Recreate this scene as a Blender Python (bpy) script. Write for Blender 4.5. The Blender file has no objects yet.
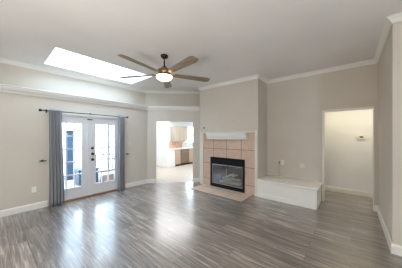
import bpy, bmesh, math, random
from mathutils import Vector, Matrix
random.seed(7)
scene = bpy.context.scene
COL = scene.collection

# ------------------------------------------------------------------ camera
cam_d = bpy.data.cameras.new('camera'); cam = bpy.data.objects.new('camera', cam_d); COL.objects.link(cam)
cam.location = (0, 0, 1.55)
cam.rotation_euler = (math.radians(90), 0, math.radians(40.12 - 90))
cam_d.sensor_width = 36.0; cam_d.lens = 178.0 / 402 * 36
cam_d.shift_y = 0.005; cam_d.clip_start = 0.03
scene.camera = cam

# ------------------------------------------------------------------ world, lights, exposure
scene.view_settings.view_transform = 'Standard'; scene.view_settings.look = 'None'
scene.view_settings.gamma = 1; scene.view_settings.use_curve_mapping = False
scene.view_settings.exposure = 0.4
w = bpy.data.worlds.new('overcast_sky'); scene.world = w; w.use_nodes = True
bg = w.node_tree.nodes['Background']; bg.inputs[0].default_value = (0.62, 0.81, 1.0, 1); bg.inputs[1].default_value = 16.0
try:
    scene.cycles.use_denoising = True
    scene.cycles.max_bounces = 10; scene.cycles.diffuse_bounces = 6; scene.cycles.transparent_max_bounces = 16
    scene.cycles.sample_clamp_indirect = 6
except Exception: pass

def area(name, loc, rot, sx, sy, power=0, col=(1, 1, 1), portal=False, spread=math.pi):
    d = bpy.data.lights.new(name, 'AREA'); d.shape = 'RECTANGLE'; d.size = sx; d.size_y = sy
    d.energy = power; d.color = col; d.spread = spread
    if portal: d.cycles.is_portal = True
    o = bpy.data.objects.new(name, d); COL.objects.link(o); o.location = loc; o.rotation_euler = rot
    return o
R90 = math.pi / 2
# portals only guide the sky's own light through the modelled openings
area('skylight_portal', (1.755, 4.545, 3.45), (0, 0, 0), 2.0, 1.08, portal=True)
area('french_door_portal', (1.66, 5.26, 1.05), (-R90, 0, 0), 1.5, 2.0, portal=True)
area('side_window_portal', (-1.1, -3.15, 1.5), (R90, 0, 0), 1.6, 1.2, portal=True)
area('kitchen_window_portal', (7.7, 7.58, 1.65), (-R90, 0, 0), 1.1, 1.1, portal=True)
# unseen fill lights added at rear and in kitchen, plus the hall's ceiling lamp
area('rear_fill_light', (-1.1, -0.6, 3.0), (0, 0, 0), 1.2, 1.2, 18, (1.0, 0.84, 0.66))  # added soft warm fill under the ceiling, no fixture
area('rear_bounce_fill', (-1.1, 0.7, 1.2), (math.pi, 0, 0), 0.6, 0.6, 86, (1.0, 0.94, 0.87))  # added upward light, bounces off the ceiling as soft fill
area('rear_fill_light', (-0.9, 1.8, 3.0), (0, 0, 0), 1.6, 1.6, 20, (1.0, 0.9, 0.78))  # second added rear fill, nearer the door wall
area('hall_ceiling_lamp', (5.62, -0.2, 2.40), (0, 0, 0), 0.5, 2.2, 12, (1.0, 0.85, 0.58))
area('kitchen_fill_light', (5.0, 6.2, 2.42), (0, 0, 0), 2.0, 2.6, 62, (0.97, 0.98, 1.0))  # added fill to brighten the kitchen, no fixture
area('kitchen_sink_fill', (7.0, 6.0, 2.42), (0, 0, 0), 1.0, 0.8, 16, (1.0, 0.97, 0.93))  # smaller added fill towards the sink side

# ------------------------------------------------------------------ materials
def mat(name, col, rough=0.6, metal=0.0, spec=0.5, emit=None, estr=0):
    m = bpy.data.materials.new(name); m.use_nodes = True
    b = m.node_tree.nodes['Principled BSDF']
    b.inputs['Base Color'].default_value = (*col, 1); b.inputs['Roughness'].default_value = rough
    b.inputs['Metallic'].default_value = metal; b.inputs['Specular IOR Level'].default_value = spec
    if emit: b.inputs['Emission Color'].default_value = (*emit, 1); b.inputs['Emission Strength'].default_value = estr
    return m
def srgb(r, g, b):
    f = lambda c: (c / 255 / 12.92) if c / 255 <= .04045 else ((c / 255 + .055) / 1.055) ** 2.4
    return (f(r), f(g), f(b))
class N:
    def __init__(s, m): s.nt = m.node_tree; s.b = s.nt.nodes['Principled BSDF']
    def n(s, t, **k):
        x = s.nt.nodes.new(t)
        for a, v in k.items():
            if a in x.inputs.keys(): x.inputs[a].default_value = v
            else: setattr(x, a, v)
        return x
    def l(s, a, b): s.nt.links.new(a, b)
def painted(name, col, rough=0.7, scale=180, bump=0.05, var=0.04):
    m = mat(name, col, rough); k = N(m)
    tc = k.n('ShaderNodeTexCoord')
    n1 = k.n('ShaderNodeTexNoise', Scale=scale, Detail=3.0); k.l(tc.outputs['Object'], n1.inputs['Vector'])
    bp = k.n('ShaderNodeBump', Strength=bump, Distance=0.004); k.l(n1.outputs['Fac'], bp.inputs['Height']); k.l(bp.outputs[0], k.b.inputs['Normal'])
    n2 = k.n('ShaderNodeTexNoise', Scale=0.9, Detail=2.0); k.l(tc.outputs['Object'], n2.inputs['Vector'])
    r = k.n('ShaderNodeValToRGB'); k.l(n2.outputs['Fac'], r.inputs[0])
    r.color_ramp.elements[0].position = .3; r.color_ramp.elements[1].position = .7
    r.color_ramp.elements[0].color = (*[c * (1 - var) for c in col], 1); r.color_ramp.elements[1].color = (*[min(1, c * (1 + var)) for c in col], 1)
    k.l(r.outputs[0], k.b.inputs['Base Color'])
    return m
M = {}
M['wall'] = painted('greige_wall_paint', srgb(206, 199, 188), 0.75)
M['ceil'] = painted('ceiling_paint', srgb(232, 230, 228), 0.85, 90, 0.15)
M['trim'] = painted('white_trim_paint', srgb(234, 232, 227), 0.4, 60, 0.01, 0.01)
M['cream'] = painted('cream_casing_paint', srgb(222, 216, 206), 0.45, 60, 0.01, 0.01)
M['door'] = painted('white_door_paint', srgb(222, 222, 225), 0.35, 60, 0.01, 0.01)
M['kwall'] = painted('kitchen_wall_paint', srgb(234, 238, 242), 0.7)
M['black'] = mat('black_metal', (0.012, 0.012, 0.013), 0.35, 0.6)
M['soot'] = mat('sooty_firebrick', (0.12, 0.11, 0.10), 0.9)
M['iron'] = mat('matte_black_enamel', (0.006, 0.006, 0.007), 0.5, 0, 0.2)
M['chrome'] = mat('satin_nickel_edge', (0.42, 0.42, 0.42), 0.4, 0.8)
M['bronze'] = mat('oiled_bronze', srgb(62, 48, 40), 0.4, 0.7)
M['brass'] = mat('antique_brass', srgb(150, 122, 88), 0.35, 0.8)
M['wood_thr'] = mat('oak_threshold', srgb(140, 100, 66), 0.5)
M['plastic'] = mat('white_plastic', srgb(236, 235, 230), 0.35)
M['ivory'] = mat('ivory_plastic', srgb(218, 210, 196), 0.35)
M['lcd'] = mat('dark_lcd', srgb(84, 82, 58), 0.25)
M['steel'] = mat('brushed_steel', srgb(150, 134, 116), 0.35, 0.75)
M['steel_d'] = mat('dark_control_strip', srgb(70, 66, 62), 0.4)
M['cab'] = mat('cream_cabinet_paint', srgb(184, 174, 158), 0.45)
M['cabside'] = mat('white_cabinet_side', srgb(238, 238, 238), 0.45)
M['cabbase'] = mat('almond_cabinet_paint', srgb(192, 168, 148), 0.45)
M['counter'] = mat('white_laminate', srgb(240, 236, 228), 0.3)
M['dark'] = mat('dark_toe_kick', srgb(70, 50, 38), 0.6)
M['blind'] = mat('white_blind', srgb(240, 240, 236), 0.5)
M['slate'] = mat('slate_blue_paint', srgb(62, 84, 106), 0.6)
M['slate2'] = mat('grey_blue_paint', srgb(66, 76, 88), 0.6)
M['brownwood'] = mat('stained_rail_wood', srgb(110, 88, 76), 0.6)
M['tanbeam'] = mat('tan_beam_paint', srgb(100, 90, 80), 0.6)
M['brick'] = mat('red_clay', srgb(150, 128, 120), 0.8)
M['concrete'] = painted('patio_concrete', srgb(150, 146, 144), 0.85, 40, 0.2)
M['lawn'] = painted('pale_gravel', srgb(196, 192, 188), 0.9, 30, 0.3, 0.2)
M['siding'] = painted('pale_siding', srgb(225, 222, 214), 0.7)

def make_floor():
    m = mat('grey_vinyl_plank', (0.2, 0.19, 0.18), 0.3); k = N(m)
    tc = k.n('ShaderNodeTexCoord')
    mp = k.n('ShaderNodeMapping'); mp.inputs['Rotation'].default_value = (0, 0, R90); k.l(tc.outputs['Object'], mp.inputs['Vector'])
    br = k.n('ShaderNodeTexBrick'); k.l(mp.outputs[0], br.inputs['Vector'])
    br.inputs['Scale'].default_value = 1.0; br.inputs['Brick Width'].default_value = 1.22; br.inputs['Row Height'].default_value = 0.18
    br.inputs['Mortar Size'].default_value = 0.0022; br.inputs['Mortar Smooth'].default_value = 0.3; br.offset = 0.37
    br.inputs['Color1'].default_value = (0, 0, 0, 1); br.inputs['Color2'].default_value = (1, 1, 1, 1); br.inputs['Mortar'].default_value = (0.5, 0.5, 0.5, 1)
    # streaks along the boards, shifted per board
    st = k.n('ShaderNodeMapping'); st.inputs['Scale'].default_value = (34, 1.9, 1)
    off = k.n('ShaderNodeVectorMath', operation='SCALE'); off.inputs['Scale'].default_value = 7.0; k.l(br.outputs['Color'], off.inputs[0])
    ad = k.n('ShaderNodeVectorMath', operation='ADD'); k.l(tc.outputs['Object'], st.inputs['Vector']); k.l(st.outputs[0], ad.inputs[0]); k.l(off.outputs[0], ad.inputs[1])
    n1 = k.n('ShaderNodeTexNoise', Scale=1.0, Detail=6.0, Roughness=0.62, Distortion=0.5); k.l(ad.outputs[0], n1.inputs['Vector'])
    st2 = k.n('ShaderNodeMapping'); st2.inputs['Scale'].default_value = (70, 2.6, 1); k.l(tc.outputs['Object'], st2.inputs['Vector'])
    n2 = k.n('ShaderNodeTexNoise', Scale=1.0, Detail=3.0); k.l(st2.outputs[0], n2.inputs['Vector'])
    a1 = k.n('ShaderNodeMath', operation='MULTIPLY_ADD'); a1.inputs[1].default_value = 0.12; k.l(br.outputs['Color'], a1.inputs[0]); k.l(n1.outputs['Fac'], a1.inputs[2])
    a2 = k.n('ShaderNodeMath', operation='MULTIPLY_ADD'); a2.inputs[1].default_value = 0.25; k.l(n2.outputs['Fac'], a2.inputs[0]); k.l(a1.outputs[0], a2.inputs[2])
    r = k.n('ShaderNodeValToRGB'); k.l(a2.outputs[0], r.inputs[0])
    e = r.color_ramp.elements
    e[0].position = 0.47; e[0].color = (*srgb(60, 53, 49), 1); e[1].position = 0.88; e[1].color = (*srgb(186, 175, 166), 1)
    q = e.new(0.62); q.color = (*srgb(106, 98, 93), 1); q = e.new(0.76); q.color = (*srgb(134, 125, 119), 1)
    mx = k.n('ShaderNodeMix', data_type='RGBA'); k.l(br.outputs['Fac'], mx.inputs['Factor']); k.l(r.outputs[0], mx.inputs[6]); mx.inputs[7].default_value = (*srgb(62, 56, 52), 1)
    k.l(mx.outputs[2], k.b.inputs['Base Color'])
    rr = k.n('ShaderNodeMapRange'); k.l(n1.outputs['Fac'], rr.inputs[0]); rr.inputs[3].default_value = 0.36; rr.inputs[4].default_value = 0.50; k.b.inputs['Specular IOR Level'].default_value = 0.9; k.b.inputs['Coat Weight'].default_value = 1.0; k.b.inputs['Coat Roughness'].default_value = 0.20; k.b.inputs['Coat IOR'].default_value = 1.65; k.l(rr.outputs[0], k.b.inputs['Roughness'])
    bp = k.n('ShaderNodeBump', Strength=0.12, Distance=0.002); k.l(n2.outputs['Fac'], bp.inputs['Height']); k.l(bp.outputs[0], k.b.inputs['Normal'])
    return m
M['floor'] = make_floor()
def tiles(name, c1, c2, mortar, sx, origin, axes, msize=0.006, rough=0.5):
    """square tiles; axes = which two object axes carry the grid, origin = a grid corner"""
    m = mat(name, c1, rough); k = N(m)
    tc = k.n('ShaderNodeTexCoord'); sp = k.n('ShaderNodeSeparateXYZ'); k.l(tc.outputs['Object'], sp.inputs[0])
    cb = k.n('ShaderNodeCombineXYZ')
    for i, a in enumerate(axes):
        s = k.n('ShaderNodeMath', operation='SUBTRACT'); k.l(sp.outputs[a], s.inputs[0]); s.inputs[1].default_value = origin[i] - 20 * sx; k.l(s.outputs[0], cb.inputs[i])
    br = k.n('ShaderNodeTexBrick'); br.offset = 0; k.l(cb.outputs[0], br.inputs['Vector'])
    br.inputs['Scale'].default_value = 1; br.inputs['Brick Width'].default_value = sx; br.inputs['Row Height'].default_value = sx
    br.inputs['Mortar Size'].default_value = msize; br.inputs['Color1'].default_value = (*c1, 1); br.inputs['Color2'].default_value = (*c2, 1); br.inputs['Mortar'].default_value = (*mortar, 1)
    n1 = k.n('ShaderNodeTexNoise', Scale=9.0, Detail=5.0); k.l(tc.outputs['Object'], n1.inputs['Vector'])
    mr = k.n('ShaderNodeMapRange'); k.l(n1.outputs['Fac'], mr.inputs[0]); mr.inputs[3].default_value = 0.8; mr.inputs[4].default_value = 1.18
    mx = k.n('ShaderNodeVectorMath', operation='SCALE'); k.l(br.outputs['Color'], mx.inputs[0]); k.l(mr.outputs[0], mx.inputs['Scale'])
    k.l(mx.outputs[0], k.b.inputs['Base Color'])
    inv = k.n('ShaderNodeMath', operation='SUBTRACT'); inv.inputs[0].default_value = 1; k.l(br.outputs['Fac'], inv.inputs[1])
    bp = k.n('ShaderNodeBump', Strength=0.5, Distance=0.003); k.l(inv.outputs[0], bp.inputs['Height']); k.l(bp.outputs[0], k.b.inputs['Normal'])
    return m
M['tile'] = tiles('blush_ceramic_tile', srgb(206, 180, 162), srgb(196, 170, 152), srgb(120, 92, 76), 0.467, (1.83, 0.235), (1, 2), 0.007, 0.45)
M['hearth'] = tiles('blush_hearth_tile', srgb(214, 196, 180), srgb(204, 184, 168), srgb(140, 112, 92), 0.467, (1.96, 3.79), (1, 0), 0.007, 0.4)
M['ktile'] = tiles('cream_floor_tile', srgb(188, 183, 173), srgb(182, 176, 166), srgb(160, 150, 138), 0.33, (3.5, 4.1), (0, 1), 0.004, 0.45)
M['splash'] = tiles('pink_wall_tile', srgb(218, 176, 152), srgb(206, 162, 138), srgb(232, 214, 200), 0.155, (5.7, 0.86), (0, 2), 0.008, 0.35)

def glass(name, tint=(1, 1, 1), refl=0.06, rough=0.02):
    m = bpy.data.materials.new(name); m.use_nodes = True; nt = m.node_tree; nt.nodes.clear()
    o = nt.nodes.new('ShaderNodeOutputMaterial'); t = nt.nodes.new('ShaderNodeBsdfTransparent'); t.inputs[0].default_value = (*tint, 1)
    g = nt.nodes.new('ShaderNodeBsdfGlossy'); g.inputs['Roughness'].default_value = rough
    x = nt.nodes.new('ShaderNodeMixShader'); lw = nt.nodes.new('ShaderNodeLayerWeight'); lw.inputs[0].default_value = 0.5
    pw = nt.nodes.new('ShaderNodeMath'); pw.operation = 'POWER'; pw.inputs[1].default_value = 5
    ad = nt.nodes.new('ShaderNodeMath'); ad.operation = 'MULTIPLY_ADD'; ad.inputs[1].default_value = 0.9; ad.inputs[2].default_value = refl; ad.use_clamp = True
    nt.links.new(lw.outputs['Facing'], pw.inputs[0]); nt.links.new(pw.outputs[0], ad.inputs[0]); nt.links.new(ad.outputs[0], x.inputs[0])
    nt.links.new(t.outputs[0], x.inputs[1]); nt.links.new(g.outputs[0], x.inputs[2]); nt.links.new(x.outputs[0], o.inputs[0])
    return m
M['glass'] = glass('clear_glass', (0.97, 0.98, 0.98), 0.03)
M['doorglass'] = glass('tinted_door_glass', (0.67, 0.67, 0.67), 0.03)
M['skyglass'] = glass('tinted_skylight_glass', (0.66, 0.66, 0.66), 0.03)
M['fglass'] = glass('smoked_fireplace_glass', (0.9, 0.9, 0.9), 0.13, 0.16)
def fabric():
    m = mat('slate_curtain_fabric', srgb(152, 152, 158), 0.9, 0, 0.2); k = N(m)
    tc = k.n('ShaderNodeTexCoord'); w1 = k.n('ShaderNodeTexNoise', Scale=420.0); k.l(tc.outputs['Object'], w1.inputs['Vector'])
    bp = k.n('ShaderNodeBump', Strength=0.15, Distance=0.001); k.l(w1.outputs['Fac'], bp.inputs['Height']); k.l(bp.outputs[0], k.b.inputs['Normal'])
    k.b.inputs['Sheen Weight'].default_value = 0.15
    return m
M['curtain'] = fabric()
def blade_mat():
    m = mat('weathered_oak_blade', srgb(150, 128, 106), 0.45); k = N(m)
    tc = k.n('ShaderNodeTexCoord'); mp = k.n('ShaderNodeMapping'); mp.inputs['Scale'].default_value = (3, 40, 3); k.l(tc.outputs['Object'], mp.inputs['Vector'])
    n1 = k.n('ShaderNodeTexNoise', Scale=1.0, Detail=4.0); k.l(mp.outputs[0], n1.inputs['Vector'])
    r = k.n('ShaderNodeValToRGB'); k.l(n1.outputs['Fac'], r.inputs[0])
    r.color_ramp.elements[0].position = .3; r.color_ramp.elements[0].color = (*srgb(104, 86, 72), 1)
    r.color_ramp.elements[1].position = .7; r.color_ramp.elements[1].color = (*srgb(160, 138, 116), 1)
    k.l(r.outputs[0], k.b.inputs['Base Color']); return m
M['blade'] = blade_mat()
M['bowl'] = mat('frosted_lamp_glass', (0.9, 0.88, 0.84), 0.4, 0, 0.5, (1.0, 0.90, 0.76), 4.0)

# ------------------------------------------------------------------ helpers
def obj(name, bm, m, parent=None, smooth=False, bevel=0.0, kind=None):
    me = bpy.data.meshes.new(name); bmesh.ops.recalc_face_normals(bm, faces=bm.faces); bm.to_mesh(me); bm.free()
    me.materials.append(m)
    if smooth:
        for p in me.polygons: p.use_smooth = True
    o = bpy.data.objects.new(name, me); COL.objects.link(o)
    if parent: o.parent = parent
    if bevel:
        b = o.modifiers.new('bevel', 'BEVEL'); b.width = bevel; b.segments = 2; b.limit_method = 'ANGLE'; b.angle_limit = math.radians(40)
    if kind: o['kind'] = kind
    return o
def tag(o, label, cat, group=None):
    o['label'] = label; o['category'] = cat
    if group: o['group'] = group
    return o
def thing(name, loc, label, cat, group=None):
    o = bpy.data.objects.new(name, None); COL.objects.link(o); o.location = loc; o.empty_display_size = 0.1
    return tag(o, label, cat, group)
def bx(bm, x0, x1, y0, y1, z0, z1, mtx=None):
    vs = [Vector((x, y, z)) for x in (x0, x1) for y in (y0, y1) for z in (z0, z1)]
    if mtx: vs = [mtx @ v for v in vs]
    v = [bm.verts.new(p) for p in vs]
    for f in ((0, 1, 3, 2), (4, 6, 7, 5), (0, 4, 5, 1), (2, 3, 7, 6), (0, 2, 6, 4), (1, 5, 7, 3)): bm.faces.new([v[i] for i in f])
    return bm
def B(*boxes, mtx=None):
    bm = bmesh.new()
    for b in boxes: bx(bm, *b, mtx=mtx)
    return bm
def struct(name, bm, m, parent=None, **k):
    o = obj(name, bm, m, parent, **k)
    if parent is None: o['kind'] = 'structure'
    return o
def tube(bm, pts, r, seg=12):
    pts = [Vector(p) for p in pts]; rings = []
    for i, p in enumerate(pts):
        d = (pts[min(i + 1, len(pts) - 1)] - pts[max(i - 1, 0)]).normalized()
        a = d.orthogonal().normalized() if not rings else (prev - d * prev.dot(d)).normalized()
        prev = a; b = d.cross(a)
        rr = r[i] if isinstance(r, (list, tuple)) else r
        rings.append([bm.verts.new(p + (a * math.cos(t) + b * math.sin(t)) * rr) for t in [2 * math.pi * j / seg for j in range(seg)]])
    for k in range(len(rings) - 1):
        for j in range(seg): bm.faces.new((rings[k][j], rings[k][(j + 1) % seg], rings[k + 1][(j + 1) % seg], rings[k + 1][j]))
    bm.faces.new(rings[0]); bm.faces.new(rings[-1]); return bm
def T(pts, r, seg=12): return tube(bmesh.new(), pts, r, seg)
def lathe(prof, c=(0, 0, 0), seg=32, bm=None):
    bm = bm or bmesh.new(); rings = []
    for r, z in prof:
        rings.append([bm.verts.new((c[0] + r * math.cos(2 * math.pi * j / seg), c[1] + r * math.sin(2 * math.pi * j / seg), c[2] + z)) for j in range(seg)])
    for k in range(len(rings) - 1):
        for j in range(seg): bm.faces.new((rings[k][j], rings[k][(j + 1) % seg], rings[k + 1][(j + 1) % seg], rings[k + 1][j]))
    bm.faces.new(rings[0]); bm.faces.new(rings[-1]); return bm

YL = 5.12; ZC0 = 3.118
def zc(x, y): return ZC0
def mitres(path, closed=False):
    """unit offset vectors to the right of the walking direction (room side), mitred"""
    n = len(path); out = []
    for i in range(n):
        def nrm(a, b):
            d = (Vector(b) - Vector(a)).normalized(); return Vector((d.y, -d.x))
        ns = []
        if i > 0 or closed: ns.append(nrm(path[i - 1], path[i]))
        if i < n - 1 or closed: ns.append(nrm(path[i], path[(i + 1) % n]))
        if len(ns) == 1: out.append(ns[0])
        else:
            s = ns[0] + ns[1]; out.append(s / (1 + ns[0].dot(ns[1])))
    return out
def mould_segments(path, prof, zf, names, m, skip=()):
    """prof: (out, dz) closed outline; one object per stretch of wall"""
    path = [Vector(p) for p in path]; mt = mitres(path)
    for i in range(len(path) - 1):
        if i in skip: continue
        bm = bmesh.new(); rings = []
        for j in (i, i + 1):
            rings.append([bm.verts.new((path[j].x + mt[j].x * o, path[j].y + mt[j].y * o, zf(path[j].x + mt[j].x * o, path[j].y + mt[j].y * o) + dz)) for o, dz in prof])
        k = len(prof)
        for a in range(k): bm.faces.new((rings[0][a], rings[0][(a + 1) % k], rings[1][(a + 1) % k], rings[1][a]))
        bm.faces.new(rings[0]); bm.faces.new(rings[1])
        struct(names(i), bm, m)

# ------------------------------------------------------------------ room shell
TOP = 3.5
XD, YD = 3.34, 5.12          # corner of door wall and diagonal wall
XF, YF0, YF1 = 4.45, 1.83, 3.80   # chimney breast
XB = 5.10                    # back wall
YR, XN = -0.42, 3.43         # right hand wall block
XW, YS = -2.1, -3.1          # the rear of the room
DC = XD + YD                 # diagonal: x + y = DC
DX0, DX1 = 3.53, 4.40        # kitchen opening along the diagonal (x)
DOORX0, DOORX1, DOORZ = 0.87, 2.45, 2.06

def poly_prism(pts, z0, z1, bm=None):
    bm = bm or bmesh.new()
    a = [bm.verts.new((x, y, z0)) for x, y in pts]; b = [bm.verts.new((x, y, z1)) for x, y in pts]
    bm.faces.new(a); bm.faces.new(b)
    for i in range(len(pts)): bm.faces.new((a[i], a[(i + 1) % len(pts)], b[(i + 1) % len(pts)], b[i]))
    return bm
q = 0.06
fl = poly_prism([(XW, YS), (XN + .05, YS), (XN + .05, -2.4), (6.3, -2.4), (6.3, 2.8), (XB + .12, 2.8), (5.2, 2.8), (5.2, 3.68), (4.78, 3.68), (XD + q, YD + q), (XW, YD + q)], -0.08, 0.0)
struct('floor', fl, M['floor'])
struct('floor_kitchen', poly_prism([(XD + q, YD + q + .0005), (4.7805, 3.6805), (8.7, 3.6805), (8.7, 8.7), (3.7, 8.7), (3.7, YD + q + .0005)], -0.08, -0.002), M['ktile'])

# left wall with the french door opening; above 2.5 m both walls step back into a plant shelf
SHZ, ND = 2.49, 0.30
NX0, NDC = XD + ND * math.tan(math.pi / 8), DC + ND * math.sqrt(2)
struct('wall_left', B((XW - .12, DOORX0, YL, YL + .14, 0, SHZ), (DOORX1, XD, YL, YL + .14, 0, SHZ), (DOORX0, DOORX1, YL, YL + .14, DOORZ, SHZ)), M['wall'])
# diagonal wall: local x along (1,-1)/sqrt2 from the corner, local y outwards
s2 = math.sqrt(.5)
DM = Matrix(((s2, s2, 0, XD), (-s2, s2, 0, YD), (0, 0, 1, 0), (0, 0, 0, 1)))
dl0, dl1, dle = (DX0 - XD) / s2, (DX1 - XD) / s2, (4.665 - XD) / s2
struct('wall_diagonal', B((0, dl0, 0, .14, 0, SHZ), (dl1, dle, 0, .14, 0, SHZ), (dl0, dl1, 0, .14, 2.04, SHZ), mtx=DM), M['wall'])
struct('trim_10', poly_prism([(XW, YL), (XD, YD), (4.66, 3.80), (NDC - 3.80, 3.80), (NX0, YL + ND), (XW, YL + ND)], SHZ + .001, 2.526), M['wall'])
struct('wall_left_upper', B((XW - .12, NX0, YL + ND, YL + ND + .14, SHZ, TOP)), M['wall'])
DM2 = Matrix(((s2, s2, 0, NX0), (-s2, s2, 0, YL + ND), (0, 0, 1, 0), (0, 0, 0, 1)))
struct('wall_diagonal_upper', B((0, (NDC - 3.7 - NX0) / s2, 0, .14, 2.53, TOP), mtx=DM2), M['wall'])
# chimney breast with the firebox recess
FY0, FY1, FZ = 2.20, 3.33, 0.90
struct('wall_fireplace', B((XF, 5.2, FY1, YF1, 0, TOP), (XF, 5.2, YF0, FY0, 0, TOP), (XF, 5.2, FY0, FY1, FZ, TOP), (XF + .5, 5.2, FY0, FY1, 0, FZ)), M['wall'])
# back wall with the hall doorway
HY0, HY1, HZ = -0.365, 0.495, 2.135
struct('wall_back', B((XB, XB + .12, HY1, YF0, 0, TOP), (XB, XB + .12, YR - .1, HY0, 0, TOP), (XB, XB + .12, HY0, HY1, HZ, TOP)), M['wall'])
struct('wall_right', B((XN, XB, YS - .1, YR, 0, TOP)), M['wall'])
# rear of the room, behind the camera, with an unseen side window added for fill
struct('wall_rear', B((XW - .12, XW, YS, YL + .5, 0, TOP)), M['wall'])
struct('wall_side', B((XW - .12, -1.8, YS - .12, YS, 0, TOP), (-.4, XN, YS - .12, YS, 0, TOP), (-1.8, -.4, YS - .12, YS, 0, .9), (-1.8, -.4, YS - .12, YS, 2.1, TOP)), M['wall'])
struct('window_3', B(*([(a, a + .06, YS - .1, YS - .04, .9, 2.1) for a in (-1.8, -.46)] + [(-1.74, -.46, YS - .1, YS - .04, z, z + .05) for z in (.9, 1.48, 2.05)])), M['trim'])

# ceiling with the skylight hole
SX0, SX1, SY0, SY1 = 0.75, 2.76, 4.00, 5.09
def ceil_piece(bm, x0, x1, y0, y1, t=.12):
    c = [(x0, y0), (x1, y0), (x1, y1), (x0, y1)]
    a = [bm.verts.new((x, y, zc(x, y))) for x, y in c]; b = [bm.verts.new((x, y, zc(x, y) + t)) for x, y in c]
    bm.faces.new(a); bm.faces.new(b)
    for i in range(4): bm.faces.new((a[i], a[(i + 1) % 4], b[(i + 1) % 4], b[i]))
bm = bmesh.new()
for a in ((XW - .1, SX0, YS - .1, YL + .5), (SX1, 5.3, YS - .1, YL + .5), (SX0, SX1, YS - .1, SY0), (SX0, SX1, SY1, YL + .5)): ceil_piece(bm, *a)
struct('ceiling', bm, M['ceil'])
# skylight: shaft, frame and glazing
SZ = 3.42
wn = struct('window_1', B((SX0 - .03, SX0 + .006, SY0 - .03, SY1 + .03, ZC0 + .004, SZ), (SX1 - .006, SX1 + .03, SY0 - .03, SY1 + .03, ZC0 + .004, SZ), (SX0 + .006, SX1 - .006, SY0 - .03, SY0 + .006, ZC0 + .004, SZ), (SX0 + .006, SX1 - .006, SY1 - .006, SY1 + .03, ZC0 + .004, SZ)), M['trim'])
struct('glazing', B((SX0 - .02, SX1 + .02, SY0 - .02, SY1 + .02, SZ, SZ + .006)), M['skyglass'], wn)

# mouldings
P = [(XW, YL + ND), (NX0, YL + ND), (NDC - 3.80, 3.80), (XF, YF1), (XF, YF0), (XB, YF0), (XB, YR), (XN, YR), (XN, YS)]
crown = [(0, 0.0), (.062, 0.0), (.062, -.012), (.05, -.02), (.034, -.034), (.02, -.056), (.014, -.07), (.014, -.084), (0, -.084)]
crown = [(o, dz + .002) for o, dz in crown]
mould_segments(P, crown, zc, lambda i: 'trim_%d' % (i + 1), M['trim'], skip=(2,))
ledge = [(0, 2.395), (.030, 2.395), (.036, 2.42), (.07, 2.445), (.088, 2.47), (.092, 2.50), (.115, 2.505), (.115, 2.528), (0, 2.528)]
mould_segments([(XW, YL), (XD, YD), (4.655, 3.805)], ledge, lambda x, y: 0, lambda i: 'trim_%d' % (i + 11), M['trim'])
base = [(0, 0), (.016, 0), (.016, .105), (.012, .118), (.006, .13), (0, .13)]
def baseb(path, n): mould_segments(path, base, lambda x, y: 0.0, lambda i: 'baseboard_' + (n if i == 0 else n + '_%d' % (i + 1)), M['trim'])
baseb([(XW, YL), (0.82, YL)], 'left')
baseb([(2.50, YL), (XD, YD), (DX0 - .005, DC - DX0 + .005)], 'diagonal')
baseb([(DX1 + .005, DC - DX1 - .005), (4.62, DC - 4.62)], 'kitchen_side')
baseb([(XB, HY0 - .005), (XB, YR), (XN, YR), (XN, YS)], 'right')
# hall
struct('wall_hall', B((6.2, 6.3, -2.4, 2.8, 0, 2.5)), M['kwall'])
struct('wall_hall_end', B((XB, 6.3, -2.5, -2.4, 0, 2.5), (XB, 6.3, 2.8, 2.9, 0, 2.5)), M['kwall'])
struct('ceiling_hall', B((XB + .12, 6.3, -2.5, 2.9, 2.44, 2.5)), M['ceil'])
baseb([(6.2, 2.8), (6.2, -2.4)], 'hall')
struct('trim_20', B((XB - .004, XB + .124, HY1 - .012, HY1 + .0, 0, HZ), (XB - .004, XB + .124, HY0, HY0 + .012, 0, HZ), (XB - .004, XB + .124, HY0, HY1, HZ - .012, HZ)), M['trim'])
struct('trim_21', B((XB - .014, XB - .004, HY1 - .004, HY1 + .03, 0, HZ + .03), (XB - .014, XB - .004, HY0, HY1, HZ, HZ + .03)), M['trim'])

# kitchen shell
struct('wall_kitchen_west', B((3.34, 3.7, YL + .14, YL + .2, 0, 2.48), (3.6, 3.7, YL + .14, 8.7, 0, 2.48)), M['siding'])
struct('wall_kitchen_partition', B((5.55, 5.65, 6.84, 8.7, 0, 2.5)), M['kwall'])
KX0, KX1 = 7.40, 8.3
struct('wall_kitchen_back', B((5.65, KX0, 7.42, 7.54, 0, 2.5), (KX1, 8.7, 7.42, 7.54, 0, 2.5), (KX0, KX1, 7.42, 7.54, 0, 1.10), (KX0, KX1, 7.42, 7.54, 2.15, 2.5)), M['kwall'])
struct('wall_kitchen_north', B((3.6, 5.55, 8.6, 8.7, 0, 2.6)), M['kwall'])
struct('wall_kitchen_east', B((8.6, 8.7, 3.68, 7.54, 0, 2.5)), M['kwall'])
struct('wall_kitchen_south', B((5.2, 8.7, 3.68, 3.80, 0, 2.48), (5.2, 5.5, 3.68, 3.80, 2.48, TOP)), M['kwall'])
bm = poly_prism([(XD + .2, YD + .16), (XD + .2, 8.7), (8.7, 8.7), (8.7, 3.68), (4.95, 3.68)], 2.44, 2.485)
struct('ceiling_kitchen', bm, M['ceil'])
baseb([(5.55, 8.6), (5.55, 6.84)], 'kitchen')

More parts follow.
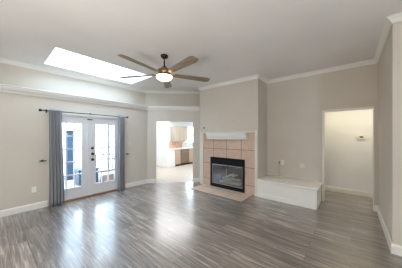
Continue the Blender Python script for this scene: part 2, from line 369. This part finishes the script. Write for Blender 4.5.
# ------------------------------------------------------------------ french doors
YDR = YL + .03     # room face of the door leaves
struct('trim_30', B((DOORX0 - .035, DOORX0 + .0, YL - .018, YL, 0, DOORZ + .06), (DOORX1, DOORX1 + .06, YL - .018, YL, 0, DOORZ + .06), (DOORX0, DOORX1, YL - .018, YL, DOORZ, DOORZ + .06)), M['trim'], bevel=.004)
struct('trim_31', B((DOORX0, DOORX0 + .025, YL - .002, YL + .142, 0, DOORZ), (DOORX1 - .025, DOORX1, YL - .002, YL + .142, 0, DOORZ), (DOORX0 + .025, DOORX1 - .025, YL - .002, YL + .142, DOORZ - .025, DOORZ)), M['trim'])
struct('trim_32', B((DOORX0 + .025, DOORX1 - .025, YL - .03, YL + .142, 0, .028)), M['wood_thr'], bevel=.006)
def leaf(n, x0, x1, gx0, gx1):
    z0, z1, g0, g1 = .03, DOORZ - .028, .29, 1.865; y0, y1 = YDR, YDR + .045
    d = struct('door_%d' % n, B((x0, gx0, y0, y1, z0, z1), (gx1, x1, y0, y1, z0, z1), (gx0, gx1, y0, y1, z0, g0), (gx0, gx1, y0, y1, g1, z1)), M['door'], bevel=.003)
    struct('glazing_bead', B((gx0 - .02, gx1 + .02, y0 - .012, y0, g0 - .02, g0 + .012), (gx0 - .02, gx1 + .02, y0 - .012, y0, g1 - .012, g1 + .02), (gx0 - .02, gx0 + .012, y0 - .012, y0, g0 + .012, g1 - .012), (gx1 - .012, gx1 + .02, y0 - .012, y0, g0 + .012, g1 - .012)), M['door'], d)
    bars = [(gx0 + (gx1 - gx0) * k / 3 - .012, gx0 + (gx1 - gx0) * k / 3 + .012, y0 + .004, y0 + .036, g0, g1) for k in (1, 2)]
    bars += [(gx0, gx1, y0 + .005, y0 + .035, g0 + (g1 - g0) * k / 5 - .012, g0 + (g1 - g0) * k / 5 + .012) for k in (1, 2, 3, 4)]
    struct('grille', B(*bars), M['door'], d)
    struct('glass_pane', B((gx0, gx1, y0 + .0195, y0 + .0205, g0, g1)), M['doorglass'], d)
    return d
d1 = leaf(1, .898, 1.652, 1.0, 1.49)
d2 = leaf(2, 1.656, 2.422, 1.785, 2.295)
struct('astragal', B((1.632, 1.676, YDR - .014, YDR, .03, DOORZ - .03)), M['door'], d2)
for z, r, nm in ((1.235, .030, 'deadbolt'), (1.085, .030, 'door_knob'), (.94, .030, 'door_knob')):
    b = bmesh.new(); prof = [(YDR, .034), (YDR - .008, .034), (YDR - .012, .014), (YDR - .034, .013), (YDR - .040, .026), (YDR - .056, .028), (YDR - .064, .018), (YDR - .066, .004)] if nm == 'door_knob' else [(YDR, .033), (YDR - .014, .031), (YDR - .018, .012), (YDR - .034, .010)]
    tube(b, [(1.722, y, z) for y, _ in prof], [rr for _, rr in prof], 20)
    struct(nm, b, M['black'], d2, smooth=True)
b = B((1.60, 1.72, YDR - .018, YDR, DOORZ - .10, DOORZ - .076)); struct('flush_bolt', b, M['black'], d2, bevel=.004)
for z in (.30, 1.03, 1.78):
    struct('hinge', T([(.895, YDR - .006, z - .045), (.895, YDR - .006, z + .045)], .007), M['chrome'], d1)
    struct('hinge', T([(2.424, YDR - .006, z - .045), (2.424, YDR - .006, z + .045)], .007), M['chrome'], d2)

# ------------------------------------------------------------------ curtains and rod
YRD = 5.03
rod = thing('curtain_rod', (.70, YRD, 2.10), 'black curtain rod with ball ends above the french doors', 'curtain rod')
def loc(o, root): o.matrix_parent_inverse = Matrix.Translation(-Vector(root.location)); return o
loc(obj('rod_tube', T([(.72, YRD, 2.10), (2.575, YRD, 2.10)], .011, 12), M['black'], rod, smooth=True), rod)
for sx, d in ((.72, -1), (2.575, 1)):
    b = T([(sx + d * t, YRD, 2.10) for t in (0, .006, .012, .022, .038, .052, .060)], [.012, .02, .013, .026, .031, .022, .004], 16)
    loc(obj('finial', b, M['black'], rod, smooth=True), rod)
for sx in (.80, 1.66, 2.50):
    b = B((sx - .012, sx + .012, YL - .006, YL, 2.06, 2.14)); tube(b, [(sx, YL - .004, 2.10), (sx, YRD + .008, 2.088), (sx, YRD - .012, 2.088)], .006, 8)
    loc(obj('rod_bracket', b, M['black'], rod), rod)
def curtain(x0, x1, bx0, bx1, label):
    t = thing('curtain', ((x0 + x1) / 2, YRD, 0.01), label, 'curtain', 'curtains on the french door rod')
    bm = bmesh.new(); NX, NZ = 84, 26; folds = 4.5; g = []
    for j in range(NZ + 1):
        v = j / NZ; z = 2.135 - v * 2.122
        a0 = x0 + (bx0 - x0) * v; a1 = x1 + (bx1 - x1) * v; row = []
        for i in range(NX + 1):
            u = i / NX; ph = 2 * math.pi * folds * u
            am = (.034 + .010 * v) * (1 + .15 * math.sin(3 * v + 5 * u))
            row.append(bm.verts.new((a0 + (a1 - a0) * u + .006 * math.sin(2 * ph + v * 2), YRD + am * math.sin(ph + .35 * math.sin(v * 3 + u * 4)), z)))
        g.append(row)
    for j in range(NZ):
        for i in range(NX): bm.faces.new((g[j][i], g[j][i + 1], g[j + 1][i + 1], g[j + 1][i]))
    o = obj('curtain_panel', bm, M['curtain'], t, smooth=True); loc(o, t)
    s = o.modifiers.new('thickness', 'SOLIDIFY'); s.thickness = .003; s.offset = 0
    bm = bmesh.new()
    for k in range(9):
        xx = x0 + (x1 - x0) * (k + .5) / 9.0
        tube(bm, [(xx - .004, YRD, 2.10), (xx + .004, YRD, 2.10)], .026, 16)
    loc(obj('grommet', bm, M['chrome'], t), t)['kind'] = 'stuff'
    return t
curtain(.83, 1.055, .83, 1.10, 'slate grey grommet curtain hanging at the left of the french doors')
curtain(2.35, 2.525, 2.33, 2.53, 'slate grey grommet curtain hanging at the right of the french doors')
for x, lb in ((.735, 'black curtain holdback on the wall left of the left curtain'), (2.64, 'black curtain holdback on the wall right of the right curtain')):
    t = thing('curtain_holdback', (x, YL, 1.015), lb, 'curtain holdback', 'curtain holdbacks')
    loc(obj('mount', T([(x, YL, 1.015), (x, YL - .006, 1.015), (x, YL - .02, 1.015), (x, YL - .05, 1.015)], [.022, .022, .008, .008], 16), M['black'], t, smooth=True), t)
    loc(obj('arm', T([(x - .055, YL - .052, 1.015), (x - .05, YL - .052, 1.015), (x + .05, YL - .052, 1.015), (x + .055, YL - .052, 1.015)], [.006, .011, .011, .006], 12), M['black'], t, smooth=True), t)

# ------------------------------------------------------------------ wall plates
def plate(name, c, axis, w_, h_, m, label, cat, parts=()):
    """axis 'y': on a wall facing -y; axis 'x': on a wall facing -x"""
    t = thing(name, c, label, cat)
    def bxl(a0, a1, d0, d1, z0, z1):
        return B((a0, a1, -d1, -d0, z0, z1)) if axis == 'y' else B((-d1, -d0, a0, a1, z0, z1))
    obj('cover_plate', bxl(-w_ / 2, w_ / 2, 0, .006, -h_ / 2, h_ / 2), m, t, bevel=.002)
    for nm, a0, a1, d0, d1, z0, z1, mm in parts: obj(nm, bxl(a0, a1, d0, d1, z0, z1), mm, t)
    return t
sock = [('socket', -.017, .017, .005, .009, .008, .034, M['plastic']), ('socket', -.017, .017, .005, .009, -.034, -.008, M['plastic'])]
plate('wall_outlet', (.60, YL, .42), 'y', .075, .12, M['plastic'], 'white power outlet low on the wall left of the french doors', 'outlet', sock)
plate('light_switch', (2.72, YL, 1.31), 'y', .075, .12, M['ivory'], 'ivory light switch between the right curtain and the room corner', 'light switch', [('toggle', -.006, .006, .005, .016, -.012, .012, M['ivory'])])
plate('wall_outlet', (XB, .95, .80), 'x', .115, .12, M['ivory'], 'ivory outlet plate above the right part of the white bench', 'outlet', sock)
t = plate('wall_outlet', (XB, 1.50, .83), 'x', .075, .115, M['ivory'], 'cable outlet above the left part of the bench with a cord hanging down', 'outlet', [('socket', -.016, .016, .005, .012, -.03, .03, M['bronze'])])
obj('cord', T([(-.012, 0, -.0), (-.03, .0, -.04), (-.02, .005, -.15), (-.015, .0, -.28), (-.03, -.01, -.365)], .004, 8), M['brass'], t, smooth=True)
plate('cable_plate', (XB, 1.41, .84), 'x', .06, .13, M['plastic'], 'narrow white plate just right of the corded outlet above the bench', 'wall plate', [('jack', -.006, .006, .005, .02, -.006, .006, M['chrome'])])
plate('thermostat', (6.2, -.20, 1.52), 'x', .15, .105, M['plastic'], 'white thermostat with a dark display on the hall wall', 'thermostat', [('housing', -.08, .08, .005, .026, -.055, .055, M['plastic']), ('display', -.042, .028, .026, .028, -.016, .022, M['lcd'])])
t = thing('gas_key_valve', (XF, 3.60, 1.81), 'small black wall fitting at the upper left of the fireplace wall', 'wall fitting')
obj('cover_plate', T([(0, 0, 0), (-.006, 0, 0)], .028, 20), M['plastic'], t); obj('knob', T([(-.006, 0, 0), (-.014, 0, 0), (-.03, 0, 0), (-.034, 0, 0)], [.024, .026, .024, .012], 16), M['black'], t, smooth=True)
tag(obj('picture_nail', T([(XF + .01, 2.52, 1.965), (XF - .012, 2.52, 1.972), (XF - .014, 2.52, 1.972), (XF - .016, 2.52, 1.972)], [.003, .003, .010, .010], 10), M['bronze']), 'dark nail in the wall above the mantel', 'nail')

# ------------------------------------------------------------------ fireplace
fp = thing('fireplace', (XF, 2.765, 0), 'tiled fireplace with black glass front, white mantel shelf and pale tile hearth', 'fireplace')
def fpart(name, bm, m, **k): o = obj(name, bm, m, fp, **k); o.matrix_parent_inverse = Matrix.Translation(-Vector(fp.location)); return o
TX = XF - .014
fpart('tile_surround', B((TX, XF, FY1, 3.64, 0, 1.64), (TX, XF, 1.83 + .075, FY0, 0, 1.64), (TX, XF, FY0, FY1, FZ, 1.64)), M['tile'])
fpart('hearth', B((3.79, TX, 1.96, 3.63, 0, .012)), M['hearth'], bevel=.003)
cz = XF - .034
fpart('casing', B((cz, XF, 3.635, 3.785, 0, 1.675), (cz, XF, 1.835, 1.905, 0, 1.70), (cz, XF, 1.905, 3.635, 1.64, 1.675)), M['cream'], bevel=.005)
# mantel: crown profile along the front
prof = [(0, 1.455), (.120, 1.455), (.122, 1.475), (.130, 1.495), (.150, 1.53), (.158, 1.565), (.160, 1.590), (.185, 1.594), (.185, 1.628), (0, 1.628)]
bm = bmesh.new(); rings = []
ya, yb = 3.40, 2.09
for yy in (ya, yb): rings.append([bm.verts.new((XF - o, yy, z)) for o, z in prof])
for k in range(len(prof)): bm.faces.new((rings[0][k], rings[0][(k + 1) % len(prof)], rings[1][(k + 1) % len(prof)], rings[1][k]))
bm.faces.new(rings[0]); bm.faces.new(rings[1])
bx(bm, XF - .195, XF, yb - .02, ya + .02, 1.629, 1.639)
fpart('mantel_shelf', bm, M['trim'])
# insert
IX = XF - .035
ins = fpart('firebox_insert', B((IX, XF + .02, FY0 - .01, FY0 + .05, .013, FZ + .01), (IX, XF + .02, FY1 - .05, FY1 + .01, .013, FZ + .01), (IX, XF + .02, FY0 + .05, FY1 - .05, .013, .115), (IX, XF + .02, FY0 + .05, FY1 - .05, .86, FZ + .01), (IX + .012, XF + .02, FY0 + .05, FY1 - .05, .705, .86)), M['iron'])
def sub(name, bm, m, par=ins, **k): return obj(name, bm, m, par, **k)
sub('louvre', B(*[(IX + .002, IX + .014, FY0 + .06, FY1 - .06, z, z + .010) for z in (.735, .76, .785, .81, .835)]), M['iron'])
sub('firebox_liner', B((XF + .02, XF + .44, FY0 + .02, FY0 + .05, .04, .88), (XF + .02, XF + .44, FY1 - .05, FY1 - .02, .04, .88), (XF + .43, XF + .46, FY0 + .02, FY1 - .02, .04, .88), (XF + .02, XF + .44, FY0 + .02, FY1 - .02, .86, .88), (XF + .02, XF + .44, FY0 + .02, FY1 - .02, .02, .04)), M['soot'])
gy0, gy1 = FY0 + .055, FY1 - .055
ym = (gy0 + gy1) / 2
for a, b_ in ((gy0, ym - .003), (ym + .003, gy1)):
    o = sub('glass_door', B((IX + .004, IX + .018, a, b_, .12, .14), (IX + .004, IX + .018, a, b_, .68, .70), (IX + .004, IX + .018, a, a + .007, .14, .68), (IX + .004, IX + .018, b_ - .007, b_, .14, .68)), M['chrome'])
    sub('door_glass', B((IX + .009, IX + .013, a + .007, b_ - .007, .14, .68)), M['fglass'])
for yy in (ym + .075, ym - .02):
    sub('door_handle', T([(IX + .006, yy, .60), (IX - .018, yy, .60), (IX - .018, yy, .69), (IX + .006, yy, .69)], .007, 8), M['black'])
lg = thing('log_set', (XF + .22, 2.75, .04), 'pale ceramic fire logs stacked on a grate behind the fireplace glass', 'fire logs')
M['log'] = painted('ceramic_log', srgb(214, 206, 196), .9, 14, .8, .3)
obj('grate', B(*[(-.13, .13, y - .008, y + .008, .06, .075) for y in (-.28, -.14, 0, .14, .28)], *[(x - .008, x + .008, -.3, .3, .0, .062) for x in (-.1, .1)]), M['black'], lg)
for (a, b_, r) in (((-.08, .34, .12), (-.06, -.34, .13), .05), ((.09, .32, .12), (.08, -.30, .12), .055), ((.0, .30, .21), (-.03, -.02, .20), .042), ((.02, .04, .22), (0, -.30, .21), .042), ((-.06, .16, .27), (.06, -.06, .36), .034), ((.05, -.02, .30), (-.04, -.22, .36), .03)):
    A_, B_ = Vector(a), Vector(b_); pts = [A_.lerp(B_, k / 6) + Vector((random.uniform(-.01, .01), 0, random.uniform(-.01, .01))) for k in range(7)]
    obj('log', T(pts, [r * random.uniform(.88, 1.08) for _ in pts], 12), M['log'], lg, smooth=True)

# ------------------------------------------------------------------ white bench
bn = thing('built_in_bench', (4.75, 1.2, 0), 'long low white built-in bench between the fireplace and the hall doorway', 'bench')
def bpart(name, bm, m, **k): o = obj(name, bm, m, bn, **k); o.matrix_parent_inverse = Matrix.Translation(-Vector(bn.location)); return o
BX0, BY0, BY1 = 4.415, .555, 1.828
bpart('bench_body', B((BX0, XB - .001, BY0, BY1, 0, .42)), M['trim'])
bpart('seat_top', B((BX0 - .045, XB - .001, BY0 - .04, BY1, .418, .452)), M['trim'], bevel=.006)
fx = BX0 - .012
bpart('front_panel', B((fx, BX0, BY0, BY1, 0, .10), (fx, BX0, BY0, BY1, .375, .42), (fx, BX0, BY0, BY0 + .06, .10, .375), (fx, BX0, BY1 - .06, BY1, .10, .375), (BX0 - .006, BX0, BY0 + .08, BY1 - .08, .12, .355)), M['trim'])
bpart('end_panel', B((BX0, XB - .02, BY0 - .012, BY0, 0, .10), (BX0, XB - .02, BY0 - .012, BY0, .375, .42), (BX0 - .012, BX0 + .05, BY0 - .012, BY0, .10, .375), (XB - .07, XB - .02, BY0 - .012, BY0, .10, .375)), M['trim'])

# ------------------------------------------------------------------ ceiling fan
FXc, FYc = 2.19, 2.78; ZCF = zc(FXc, FYc)
fan = thing('ceiling_fan', (FXc, FYc, ZCF), 'five-blade ceiling fan with weathered oak blades and lit frosted bowl', 'ceiling fan')
obj('canopy', lathe([(.070, 0.003), (.070, -.02), (.060, -.045), (.030, -.062), (.016, -.066)]), M['bronze'], fan, smooth=True)
obj('downrod', lathe([(.013, -.06), (.013, -.20), (.026, -.205), (.030, -.235)]), M['bronze'], fan, smooth=True)
obj('motor_housing', lathe([(.032, -.225), (.055, -.235), (.075, -.262), (.118, -.285), (.128, -.305), (.128, -.345), (.115, -.37), (.09, -.385), (.085, -.392), (.142, -.394), (.148, -.40), (.145, -.405)]), M['brass'], fan, smooth=True)
obj('light_bowl', lathe([(.142, -.400), (.150, -.407), (.152, -.419), (.142, -.443), (.116, -.467), (.076, -.486), (.033, -.497), (.002, -.499)]), M['bowl'], fan, smooth=True)
BZ = -.368
for k in range(5):
    ang = math.radians(45.4 + 72 * k)
    piv = bmesh.new(); pitch = Matrix.Rotation(math.radians(-11), 4, 'X')
    # blade: rounded paddle
    outl = [(.20, -.052), (.26, -.062), (.55, -.078), (.88, -.086), (.955, -.070), (.966, -.03), (.970, .02), (.962, .058), (.88, .084), (.55, .072), (.26, .060), (.20, .052)]
    for dz in (0, .007):
        pass
    a = [piv.verts.new(pitch @ Vector((x, y, 0))) for x, y in outl]; b_ = [piv.verts.new(pitch @ Vector((x, y, .008))) for x, y in outl]
    piv.faces.new(a); piv.faces.new(b_)
    for i in range(len(outl)): piv.faces.new((a[i], a[(i + 1) % len(outl)], b_[(i + 1) % len(outl)], b_[i]))
    bl = obj('blade', piv, M['blade'], fan); bl.location = (0, 0, BZ); bl.rotation_euler = (0, 0, ang)
    arm = bmesh.new(); ar = [(.10, -.018), (.16, -.014), (.19, -.035), (.27, -.045), (.29, 0), (.27, .045), (.19, .035), (.16, .014), (.10, .018)]
    a = [arm.verts.new(pitch @ Vector((x, y, -.007))) for x, y in ar]; b_ = [arm.verts.new(pitch @ Vector((x, y, -.001))) for x, y in ar]
    arm.faces.new(a); arm.faces.new(b_)
    for i in range(len(ar)): arm.faces.new((a[i], a[(i + 1) % len(ar)], b_[(i + 1) % len(ar)], b_[i]))
    am = obj('blade_bracket', arm, M['brass'], bl)

# ------------------------------------------------------------------ kitchen
def cab_door(par, x0, x1, yf, z0, z1, m, knob=None, name='door'):
    d = obj(name, B((x0, x1, yf - .018, yf, z0, z1)), m, par, bevel=.002)
    obj('raised_panel', B((x0 + .045, x1 - .045, yf - .024, yf - .018, z0 + .05, z1 - .05)) if z1 - z0 > .2 else B((x0 + .02, x1 - .02, yf - .021, yf - .018, z0 + .02, z1 - .02)), m, d, bevel=.002)
    if knob: obj('knob', T([(knob[0], yf - .018, knob[1]), (knob[0], yf - .04, knob[1])], .010, 8), M['chrome'], d)
KB = 7.405
uc = thing('upper_cabinet', (0, 0, 0), 'cream wall cabinet with panel doors over the pink kitchen tiles', 'cabinet')
UX0, UX1, UZ0, UZ1, UY = 6.28, 7.24, 1.26, 2.03, 7.08
obj('cabinet_box', B((UX0, UX1, UY, KB, UZ0, UZ1)), M['cab'], uc)
obj('cornice', B((UX0 - .02, UX1 + .02, UY - .035, KB, UZ1, UZ1 + .035)), M['cab'], uc, bevel=.006)
for k in range(3):
    ww = (UX1 - UX0) / 3; cab_door(uc, UX0 + ww * k + .006, UX0 + ww * (k + 1) - .006, UY, UZ0 + .01, UZ1 - .01, M['cab'], (UX0 + ww * k + .03, UZ0 + .08))
FYK = 6.82
ep = thing('end_cabinet', (0, 0, 0), 'white panelled cabinet end beside the kitchen partition wall', 'cabinet')
obj('cabinet_box', B((5.66, 6.08, FYK + .02, KB, 0, .86)), M['cabside'], ep); obj('side_panel', B((5.70, 6.05, FYK + .012, FYK + .02, .10, .82)), M['cabside'], ep)
bc = thing('base_cabinet', (0, 0, 0), 'almond base cabinet with drawer over door left of the dishwasher', 'cabinet', None)
obj('cabinet_box', B((6.09, 6.44, FYK, KB, .09, .86)), M['cabbase'], bc); obj('toe_kick', B((6.09, 6.44, FYK + .05, FYK + .07, 0, .09)), M['dark'], bc)
cab_door(bc, 6.10, 6.43, FYK, .70, .845, M['cabbase'], (6.265, .77), 'drawer'); cab_door(bc, 6.10, 6.43, FYK, .11, .68, M['cabbase'], (6.40, .62))
dw = thing('dishwasher', (0, 0, 0), 'brushed steel dishwasher set between the kitchen base cabinets', 'dishwasher')
obj('body', B((6.46, 7.05, FYK + .0, KB, .09, .86)), M['steel_d'], dw); obj('door', B((6.465, 7.045, FYK - .022, FYK, .12, .74)), M['steel'], dw, bevel=.004)
obj('control_panel', B((6.465, 7.045, FYK - .022, FYK, .75, .855)), M['steel'], dw, bevel=.004); obj('handle', T([(6.53, FYK - .02, .70), (6.53, FYK - .05, .70), (6.98, FYK - .05, .70), (6.98, FYK - .02, .70)], .009, 8), M['chrome'], dw)
obj('toe_kick', B((6.46, 7.05, FYK + .05, FYK + .07, 0, .09)), M['dark'], dw)
sc_ = thing('sink_cabinet', (0, 0, 0), 'almond base cabinet right of the dishwasher under the kitchen window', 'cabinet')
obj('cabinet_box', B((7.06, 8.1, FYK, KB, .09, .86)), M['cabbase'], sc_); obj('toe_kick', B((7.06, 8.1, FYK + .05, FYK + .07, 0, .09)), M['dark'], sc_)
cab_door(sc_, 7.07, 7.57, FYK, .11, .845, M['cabbase'], (7.54, .75)); cab_door(sc_, 7.59, 8.09, FYK, .11, .845, M['cabbase'], (7.62, .75))
tag(obj('countertop', B((5.655, 8.12, FYK - .035, KB, .86, .895)), M['counter'], bevel=.006), 'long white countertop over the kitchen base cabinets', 'countertop')
tag(obj('tile_backsplash', B((5.66, 7.10, KB - .012, KB, .896, 1.255)), M['splash']), 'pink square tile backsplash under the cream wall cabinet', 'backsplash')
w2 = struct('window_2', B((KX0, KX0 + .05, KB + .03, KB + .08, 1.10, 2.15), (KX1 - .05, KX1, KB + .03, KB + .08, 1.10, 2.15), (KX0, KX1, KB + .03, KB + .08, 1.10, 1.15), (KX0, KX1, KB + .03, KB + .08, 2.10, 2.15), (KX0, KX1, KB + .03, KB + .08, 1.60, 1.64), (KX0 - .05, KX1 + .05, KB - .03, KB, 1.05, 1.10)), M['trim'])
struct('pane', B((KX0, KX1, KB + .05, KB + .055, 1.15, 2.10)), M['glass'], w2)
bl_ = thing('window_blind', (0, 0, 0), 'white slatted blind in the kitchen window', 'blind')
obj('headrail', B((KX0 + .06, KX1 - .06, KB - .0, KB + .028, 2.09, 2.12)), M['blind'], bl_)
obj('slats', B(*[(KX0 + .06, KX1 - .06, KB + .005, KB + .025, z, z + .003) for z in [1.2 + .04 * i for i in range(22)]]), M['blind'], bl_)

# ------------------------------------------------------------------ outside
struct('floor_patio', B((-4, 3.6, YL + .14, 8.6, -.12, -.04)), M['concrete'])
struct('floor_gravel', B((-40, 40, 8.6, 60, -.16, -.06)), M['lawn'])
pt = thing('patio_cover', (1.6, 7.6, 2.3), 'tan beam of a patio cover seen at the top of the french doors', 'patio cover')
obj('beam', B((-4.5, 1.95, -.05, .05, -.28, -.12)), M['tanbeam'], pt)
obj('post', B((-3.3, -3.2, -.05, .05, -2.34, -.28)), M['tanbeam'], pt); obj('post', B((1.85, 1.95, -.05, .05, -2.34, -.28)), M['tanbeam'], pt)
t = thing('patio_post', (1.90, 7.9, -.04), 'slate blue post outside behind the left french door', 'post')
obj('shaft', B((-.11, .11, -.10, .10, .12, 1.74)), M['slate'], t, bevel=.01); obj('base', B((-.15, .15, -.14, .14, 0, .12)), M['slate2'], t, bevel=.01); obj('cap', B((-.14, .14, -.13, .13, 1.74, 1.80)), M['slate2'], t, bevel=.01)
t = thing('storage_box', (1.95, 6.9, -.04), 'grey blue lidded storage box on the patio behind the left french door', 'storage box')
obj('body', B((-.12, .46, -.26, .26, 0, .44)), M['slate2'], t, bevel=.01); obj('lid', B((-.14, .48, -.28, .28, .44, .50)), M['slate'], t, bevel=.015)
t = thing('patio_railing', (2.95, 7.3, -.04), 'stained wooden railing outside behind the right french door', 'railing')
obj('top_rail', B((-.45, .70, -.03, .03, .86, .90)), M['brownwood'], t); obj('bottom_rail', B((-.45, .70, -.02, .02, .20, .24)), M['brownwood'], t)
for k in range(6):
    xx = -.40 + k * .21; obj('baluster', B((xx - .02, xx + .02, -.015, .015, .24, .86)), M['brownwood'], t)
for xx in (-.45, .66): obj('railing_post', B((xx - .03, xx + .03, -.03, .03, 0, .94)), M['brownwood'], t)
t = tag(obj('planter_edging', B(*[(2.45 + .11 * i, 2.55 + .11 * i, 6.55, 6.65, -.04, .16 + .03 * (i % 2)) for i in range(8)]), M['brick']), 'low pinkish clay garden edging behind the right french door', 'edging')
